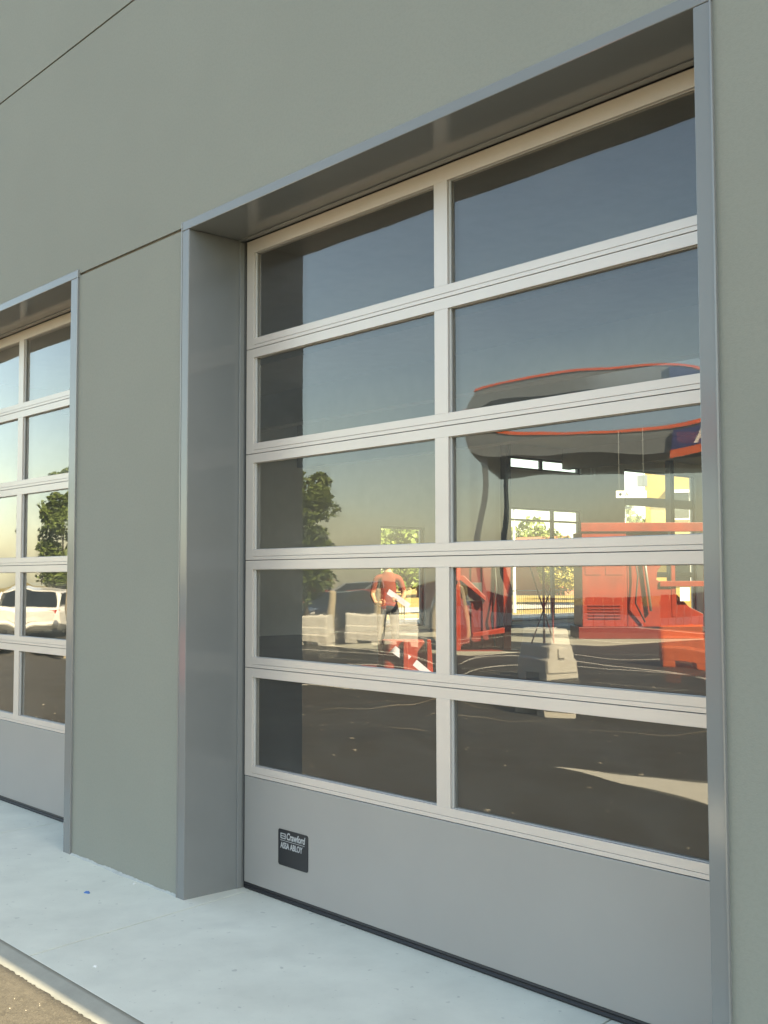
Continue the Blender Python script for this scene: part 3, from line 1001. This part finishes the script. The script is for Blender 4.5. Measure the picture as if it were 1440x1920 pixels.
cb = crowd_barrier((-23.5, 27.2, -0.04), "steel crowd barrier seen in the left leaf of the double window")
for i, y in enumerate((29.5, 31.8, 34.1, 22.0, 36.4)):
    crowd_barrier((-23.5, y, -0.04), ["steel crowd barrier seen in the right leaf of the double window", "steel crowd barrier hidden behind the big red machine", "steel crowd barrier seen below the yellow house", "steel crowd barrier seen through the glazed side door", "steel crowd barrier at the right end of the row"][i], cb)

# yellow house, small brick house, lamp posts outside
yh = thing("yellow_house", "yellow plastered house seen through the tall side window", "house", (-32.0, 49.2, -0.1))
yh.rotation_euler = (0, 0, R_(35))
MB().box(0, 11, 0, 8, 0, 9.2).build("wall", MT['yellow'], yh)
MB().prism([(-0.4, 9.2), (8.4, 9.2), (4, 11.4)], 'x', -0.4, 11.4).build("roof", MT['brick'], yh)
for x, z in ((1.35, 4.9), (5.2, 4.9), (1.35, 1.3), (5.2, 1.3)):
    wf = MB()
    wf.box(x - 0.08, x + 1.08, -0.07, -0.002, z - 0.08, z).box(x - 0.08, x, -0.07, -0.002, z, z + 1.4).box(x + 1.0, x + 1.08, -0.07, -0.002, z, z + 1.4).box(x - 0.25, x + 1.25, -0.40, -0.002, z + 1.4, z + 1.56)
    wo = wf.build("window", MT['white'], yh)
    MB().box(x, x + 1.0, -0.02, -0.003, z, z + 1.4).build("pane", MT['carglass'], wo)
MB().box(-0.42, 0.12, -0.45, -0.05, 6.7, 7.3).build("wall_lantern", MT['steel'], yh)
bh = thing("brick_house", "small red brick house beyond the field", "house", (-66, 80.5, -0.1))
MB().box(-3, 3, -1.6, 1.6, 0, 4.2).build("wall", MT['brick'], bh)
MB().prism([(-2.0, 4.2), (2.0, 4.2), (0, 5.6)], 'x', -3.3, 3.3).build("roof", MT['brick'], bh)
MB().box(3.002, 3.05, -0.5, 0.4, 1.4, 2.6).build("window", MT['carglass'], bh)
lp = thing("lamp_post", "white lamp post outside the double window", "street lamp", (-29.0, 34.9, -0.03), 0, "white lamp posts outside the side windows")
MB().tube([(0, 0, 0), (0, 0, 5.0)], [0.07, 0.05], 8).build("pole", MT['white'], lp)
MB().box(-0.12, 0.5, -0.1, 0.1, 5.0, 5.12).build("lamp_head", MT['steel'], lp)
dup(lp, (-29.0, 43.2, -0.03), 0, "white lamp post outside the tall window, before the yellow house")
dup(lp, (-29.0, 24.4, -0.03), 0, "white lamp post outside the glazed side door")

# ------------------------------------------------------------------ forecourt canopy across the car park
cn = thing("forecourt_canopy", "dark canopy with an orange band along its top edge on thin posts", "canopy", (-13.36, -14.95, ZA), math.atan2(-0.605, 0.796))
MB().box(0, 17, -8, 0, 4.72, 5.44).build("fascia", MT['fascia'], cn)
mb = MB().box(-0.04, 17.04, -8.04, 0.04, 5.443, 5.498).box(-0.02, 17.02, -8.02, 0.02, 5.501, 5.555)
mb.build("orange_band", MT['orange'], cn)
for x, y in ((0.25, -0.3), (0.25, -7.6), (8.0, -0.3), (16, -0.3), (16, -7.6), (8.0, -7.6)):
    MB().box(x - 0.08, x + 0.08, y - 0.08, y + 0.08, 0, 4.718).build("post", MT['steel'], cn)
sg = thing("shop_sign", "blue sign with a white letter A over an orange stripe on the canopy", "sign", (-13.36 + 0.796 * 4.8 + 0.605 * 0.05, -14.95 - 0.605 * 4.8 + 0.796 * 0.05, ZA), math.atan2(-0.605, 0.796))
MB().box(0, 2.3, 0.0, 0.12, 4.76, 5.36).build("board", MT['blue'], sg)
MB().box(-0.002, 2.302, -0.002, 0.125, 4.50, 4.757).build("stripe", MT['orange'], sg)
text("lettering", "A", 0.60, MT['white'], sg, (0.85, 0.124, 4.85), (math.pi / 2, 0, math.pi), 0.25, 1.1, 'CENTER', 0.004, 0.02)

# red and white barrier boards along the back of the car park
bproto = None
p0, p1 = Vector((-24.5, -18.4, 0)), Vector((-6.0, -22.0, 0))
dv = (p1 - p0)
n = 9
ang = math.atan2(dv.y, dv.x)
blab = ["left end, by the silver car", "second from the left end", "third from the left end", "under the left end of the canopy", "fifth from the left end, below the canopy", "just left of the orange barrier", "behind the orange barrier", "second from the right end", "right end of the row"]
for i in range(n):
    p = p0 + dv * (i / n)
    lb = "red and white barrier board in the row, " + blab[i]
    if bproto is None:
        t = thing("barrier_board", lb, "barrier", (p.x, p.y, ZA), ang, "red and white barrier boards in a row")
        for k in range(6):
            x = 0.15 + k * 0.27
            MB().box(x, x + 0.235, -0.02, 0.02, 0.75, 1.5).build("red_slat", MT['redpl'], t, bevel=0.006)
            MB().box(x, x + 0.235, -0.02, 0.02, 0.15, 0.745).build("white_slat", MT['white'], t, bevel=0.006)
        MB().box(0.1, 1.78, -0.05, -0.021, 1.2, 1.3).box(0.1, 1.78, -0.05, -0.021, 0.35, 0.45).build("rail", MT['redpl'], t)
        for x in (0.35, 1.5):
            MB().box(x, x + 0.08, -0.35, 0.35, 0, 0.06).build("foot", MT['rubber'], t)
            MB().box(x + 0.01, x + 0.07, -0.08, -0.051, 0.06, 1.35).build("upright", MT['steel'], t)
        bproto = t
    else:
        dup(bproto, (p.x, p.y, ZA), ang, lb)
# cream bollards
bl = None
for i, (x, y) in enumerate([(-16.9, -13.9), (-16.2, -14.8), (-15.6, -15.4), (-15.0, -16.1), (-20.6, -9.6), (-18.4, -7.6)]):
    lb = "cream bollard, " + ["leftmost before the red and white boards", "second from the left before the boards", "third from the left before the boards", "rightmost before the boards, near the canopy post", "in front of the white hatchback", "in front of the black car"][i]
    if bl is None:
        bl = thing("bollard", lb, "bollard", (x, y, ZA), 0, "cream bollards on the car park")
        MB().tube([(0, 0, 0), (0, 0, 1.45), (0, 0, 1.5)], [0.09, 0.09, 0.05], 12).build("shaft", MT['cream'], bl, smooth=False)
        MB().tube([(0, 0, 0), (0, 0, 0.03)], 0.16, 12).build("base_plate", MT['steel'], bl)
    else:
        dup(bl, (x, y, ZA), 0, lb)

# ------------------------------------------------------------------ inside the hall
RV = R_(48.4)
fz = 0.004
lm = thing("car_lift", "dark red car lift with two posts left of the double window", "car lift", (-11.85, 14.6, fz), RV)
MB().box(-0.62, -0.44, -0.12, 0.16, 0.0, 2.08).build("post", MT['redmach'], lm, bevel=0.01)
MB().box(0.48, 0.64, -0.12, 0.16, 0.0, 2.08).build("post", MT['redmach'], lm, bevel=0.01)
MB().box(-0.44, 0.48, 0.0, 0.12, 0.0, 1.95).build("back_panel", MT['darkred'], lm)
MB().box(-0.66, 0.68, -0.1, 0.14, 2.083, 2.17).build("cross_beam", MT['darkred'], lm, bevel=0.01)
mb = MB()
mb.prism([(-0.44, 1.6), (-0.36, 1.6), (0.1, 1.15), (0.1, 1.05), (-0.44, 1.5)], 'y', -0.14, -0.02)
mb.prism([(0.48, 0.5), (0.48, 0.38), (-0.2, 0.30), (-0.2, 0.38)], 'y', -0.3, -0.15)
mb.build("lift_arm", MT['redmach'], lm, bevel=0.01)
MB().box(-0.75, 0.78, -0.25, 0.3, -0.002, 0.02).build("base_plate", MT['darkred'], lm)
MB().box(-0.30, 0.02, -0.06, -0.005, 1.05, 1.45).build("control_box", MT['darkframe'], lm, bevel=0.01)
MB().tube([(0.30, -0.03, 1.9), (0.34, -0.08, 1.3), (0.22, -0.08, 0.7), (0.30, -0.03, 0.1)], 0.02, 8).build("hose", MT['rubber'], lm, smooth=True)
MB().tube([(-0.53, -0.2, 1.5), (-0.53, -0.2, 1.9)], 0.09, 12).build("motor", MT['redmach'], lm)
mb = MB()
for x in (-0.2, 0.04, 0.28):
    mb.box(x, x + 0.045, -0.03, -0.001, 0.02, 1.9)
mb.build("stiffener", MT['darkred'], lm)

bm_ = thing("red_machine", "large orange-red workshop machine with a notched side panel", "machine", (-13.21, 19.76, fz), RV)
MB().box(0.02, 1.16, 0, 1.3, 0.30, 2.72).build("side_panel", MT['redmach'], bm_, bevel=0.012)
pts = [(1.18, 0.30), (3.1, 0.30), (3.1, 0.62), (2.75, 0.80), (2.45, 1.10), (2.15, 1.38), (1.92, 1.50), (1.95, 1.72), (2.12, 1.95), (2.22, 2.3), (2.24, 2.72), (1.18, 2.72)]
MB().prism(pts, 'y', 0.03, 0.12).build("notched_panel", MT['redmach'], bm_, bevel=0.008)
MB().box(0.0, 3.4, -0.04, 0.16, 2.722, 2.95).build("top_rail", MT['redmach'], bm_, bevel=0.01)
mb = MB().box(2.30, 2.40, 0.02, 0.12, 0.552, 2.72).box(3.14, 3.26, 0.02, 0.12, 0.30, 2.72)
mb.build("upright", MT['redmach'], bm_, bevel=0.006)
MB().box(2.0, 3.3, -0.02, 0.02, 1.32, 1.46).build("cross_bar", MT['redmach'], bm_, bevel=0.006)
mb = MB().prism([(-0.1, 0.0), (3.4, 0.0), (3.4, 0.10), (1.3, 0.298), (-0.1, 0.298)], 'y', -0.1, 1.2)
mb.build("skid_base", MT['darkred'], bm_, bevel=0.01)
MB().box(0.10, 0.50, -0.012, -0.001, 1.62, 2.5).box(0.62, 1.06, -0.012, -0.001, 1.62, 2.5).build("access_door", MT['redmach'], bm_, bevel=0.004)
mb = MB()
for z in (0.5, 0.58, 0.66, 0.74, 0.82):
    mb.box(0.16, 0.98, -0.016, -0.001, z, z + 0.035)
mb.build("louvre", MT['darkred'], bm_, bevel=0.003)
for x in (0.44, 0.68):
    MB().tube([(x, -0.02, 1.95), (x, -0.05, 1.97), (x, -0.05, 2.13), (x, -0.02, 2.15)], 0.010, 6).build("handle", MT['darkframe'], bm_)
MB().tube([(1.3, -0.02, 2.5), (1.42, -0.10, 1.6), (1.35, -0.10, 0.9), (1.6, -0.04, 0.42)], 0.022, 8).build("hose", MT['rubber'], bm_, smooth=True)
MB().tube([(1.55, -0.05, 2.5), (1.75, -0.05, 0.7)], [0.035, 0.035], 10).build("hydraulic_ram", MT['steel'], bm_, smooth=True)
MB().box(2.5, 2.75, -0.03, -0.022, 0.95, 1.3).build("notice", MT['white'], bm_)

rw = thing("tyre_machine", "low red workshop machine with pale slanted panels in front of the mechanic", "machine", (-7.75, 8.6, fz), RV)
mb = MB()
mb.prism([(-0.42, 0.02), (0.42, 0.02), (0.42, 0.12), (0.30, 0.60), (-0.34, 0.60), (-0.42, 0.2)], 'y', 0.12, 0.5)
mb.build("cabinet", MT['redmach'], rw, bevel=0.015)
for a in (-0.40, -0.02, 0.34):
    MB().prism([(a, 0.0), (a + 0.1, 0.0), (a + 0.06, 0.62), (a, 0.62)], 'y', 0.0, 0.1).build("leg", MT['redmach'], rw, bevel=0.01)
mb = MB()
mb.prism([(-0.22, 0.44), (-0.14, 0.52), (0.10, 0.36), (0.02, 0.28)], 'y', 0.05, 0.115)
mb.prism([(0.12, 0.24), (0.18, 0.32), (0.42, 0.12), (0.36, 0.04)], 'y', -0.05, -0.005)
mb.build("slanted_panel", MT['paper'], rw)

# mechanic in a red polo shirt
def person(loc, rz):
    t = thing("person", "person in a red polo shirt and dark trousers holding a pale folder", "person", loc, rz)
    me = bpy.data.meshes.new("body")
    V = [((0, 0, 0.98), .135), ((0, 0.0, 1.12), .135), ((0, 0.0, 1.30), .155), ((0, 0.01, 1.44), .12), ((0, 0.0, 1.54), .06), ((0, -0.01, 1.60), .062),
         ((-.10, 0, .93), .10), ((-.115, -.01, .52), .068), ((-.12, .02, .09), .046), ((-.125, -.13, .04), .038),
         ((.10, 0, .93), .10), ((.115, -.01, .52), .068), ((.12, .02, .09), .046), ((.125, -.13, .04), .038),
         ((-.19, .01, 1.43), .066), ((-.26, .02, 1.16), .046), ((-.20, -.17, 1.02), .036), ((-.15, -.24, 1.02), .034),
         ((.19, .01, 1.43), .066), ((.27, .02, 1.17), .046), ((.22, -.20, 1.06), .036), ((.17, -.27, 1.08), .034)]
    E = [(0, 1), (1, 2), (2, 3), (3, 4), (4, 5), (0, 6), (6, 7), (7, 8), (8, 9), (0, 10), (10, 11), (11, 12), (12, 13), (3, 14), (14, 15), (15, 16), (16, 17), (3, 18), (18, 19), (19, 20), (20, 21)]
    me.from_pydata([v for v, r in V], E, [])
    o = bpy.data.objects.new("body", me)
    COL.objects.link(o)
    sk = o.modifiers.new("skin", 'SKIN')
    for i, (v, r) in enumerate(V):
        me.skin_vertices[0].data[i].radius = (r, r * (0.72 if i in (0, 1, 2, 3) else 1.0))
        me.skin_vertices[0].data[i].use_root = (i == 0)
    sb = o.modifiers.new("sub", 'SUBSURF')
    sb.levels = sb.render_levels = 2
    dg = bpy.context.evaluated_depsgraph_get()
    nm = bpy.data.meshes.new_from_object(o.evaluated_get(dg))
    o.modifiers.clear()
    o.data = nm
    nm.name = "body"
    for m in (MT['skin'], MT['shirt'], MT['trouser'], MT['rubber']):
        nm.materials.append(m)
    for p in nm.polygons:
        c = p.center
        p.use_smooth = True
        if c.z < 0.075:
            p.material_index = 3
        elif c.z < 0.98 and abs(c.x) < 0.24 and c.y > -0.14:
            p.material_index = 2
        elif c.z > 1.525 or (abs(c.x) > 0.2 and c.z < 1.24) or c.y < -0.145:
            p.material_index = 0
        else:
            p.material_index = 1
    o.parent = t
    # head with face
    h = MB()
    rings = []
    for k in range(11):
        a = -math.pi / 2 + math.pi * (k + 0.02) / 10.04
        z, r = 0.118 * math.sin(a), math.cos(a)
        jaw = 1.0 - (0.22 if z < -0.05 else 0)
        rings.append([(0.075 * r * jaw * math.cos(2 * math.pi * i / 14), 0.095 * r * math.sin(2 * math.pi * i / 14) - (0.01 if z < 0 else 0), 1.69 + z) for i in range(14)])
    h.loft(rings)
    hd = h.build("head", MT['skin'], t, smooth=True)
    f = MB()
    for s in (-1, 1):
        f.tube([(s * 0.03, -0.084, 1.70), (s * 0.03, -0.094, 1.70)], 0.012, 8)
        f.tube([(s * 0.012, -0.093, 1.635), (0, -0.097, 1.635)], 0.006, 6)
    f.build("eyes", MT['hair'], hd)
    f = MB().prism([(-0.085, 1.715), (-0.125, 1.665), (-0.085, 1.66)], 'x', -0.012, 0.012)
    for s in (-1, 1):
        f.tube([(s * 0.072, 0.0, 1.69), (s * 0.086, 0.01, 1.69)], [0.03, 0.022], 8)
    f.build("nose", MT['skin'], hd)
    hr = MB()
    hr.loft([[(1.06 * x, 1.06 * y + 0.012, 1.69 + 1.07 * (z - 1.69)) for x, y, z in r] for r in rings[6:]])
    hr.build("hair", MT['hair'], hd, smooth=True)
    # hands with fingers
    for s, base, tip in ((-1, Vector((-.15, -.24, 1.02)), Vector((-.08, -.30, 1.04))), (1, Vector((.17, -.27, 1.08)), Vector((.10, -.33, 1.09)))):
        hm = MB()
        d = (tip - base).normalized()
        w = Vector((0, 0, 1))
        hm.tube([base - d * 0.03, base + d * 0.05, base + d * 0.085], [0.03, 0.040, 0.030], 8)
        for k in range(4):
            st = base + d * 0.075 + w * (0.03 - 0.02 * k)
            ln = (0.06, 0.072, 0.068, 0.052)[k]
            hm.tube([st, st + d * ln * 0.6 + Vector((0, -0.008, 0)), st + d * ln + Vector((0, 0.012, 0))], [0.010, 0.009, 0.007], 6)
        th = base + d * 0.02 + w * 0.03
        hm.tube([th, th + d * 0.03 + w * 0.02, th + d * 0.065 + w * 0.018], [0.012, 0.011, 0.008], 6)
        hm.build("hand", MT['skin'], t, smooth=True)
    return t


person((-8.93, 9.32, fz + 0.12), RV)
stp = MB().box(-0.45, 0.45, -0.35, 0.4, 0.0, 0.119).build("step_platform", MT['darkred'], None, bevel=0.01)
stp.location = (-8.93, 9.32, fz)
stp.rotation_euler = (0, 0, RV)
tag(stp, "low dark red step the mechanic stands on", "step")
fo = MB().prism([(-0.02, 1.18), (0.02, 1.26), (0.36, 1.02), (0.32, 0.94)], 'y', -0.335, -0.315).build("folder", MT['paper'])
fo.location = (-8.93, 9.32, fz + 0.12)
fo.rotation_euler = (0, 0, RV)
tag(fo, "pale lilac folder held by the person in red", "folder")
ts = thing("trestle_stand", "thin red crossed-leg stand in front of the double window", "stand", (-12.7, 17.5, fz), RV)
MB().tube([(0.12, 0, 0), (0.12, 0, 2.05)], 0.03, 6).build("mast", MT['darkred'], ts)
MB().tube([(-0.18, 0, 0), (0.30, 0.02, 1.3)], 0.018, 6).build("leg", MT['darkred'], ts)
MB().tube([(0.36, 0.05, 0), (-0.25, 0.05, 2.0)], 0.018, 6).build("leg", MT['darkred'], ts)
MB().tube([(0.12, 0, 1.3), (0.32, 0, 1.1), (0.34, 0, 0.02)], 0.022, 6).build("brace", MT['darkred'], ts)
hs = thing("hanging_sign", "small white sign hanging above the red machine", "sign", (-12.5, 20.31, 3.58), RV)
MB().box(0, 0.78, 0, 0.02, 0, 0.18).build("board", MT['white'], hs)
for x in (0.08, 0.70):
    MB().tube([(x, 0.01, 0.18), (x, 0.01, 2.42)], 0.006, 5).build("hanger", MT['steel'], hs)
text("lettering", "A", 0.15, MT['plate'], hs, (0.22, -0.003, 0.04), (math.pi / 2, 0, 0))
MB().tube([(0.11, -0.004, 0.09), (0.11, -0.001, 0.09)], 0.04, 10).build("emblem", MT['plate'], hs)
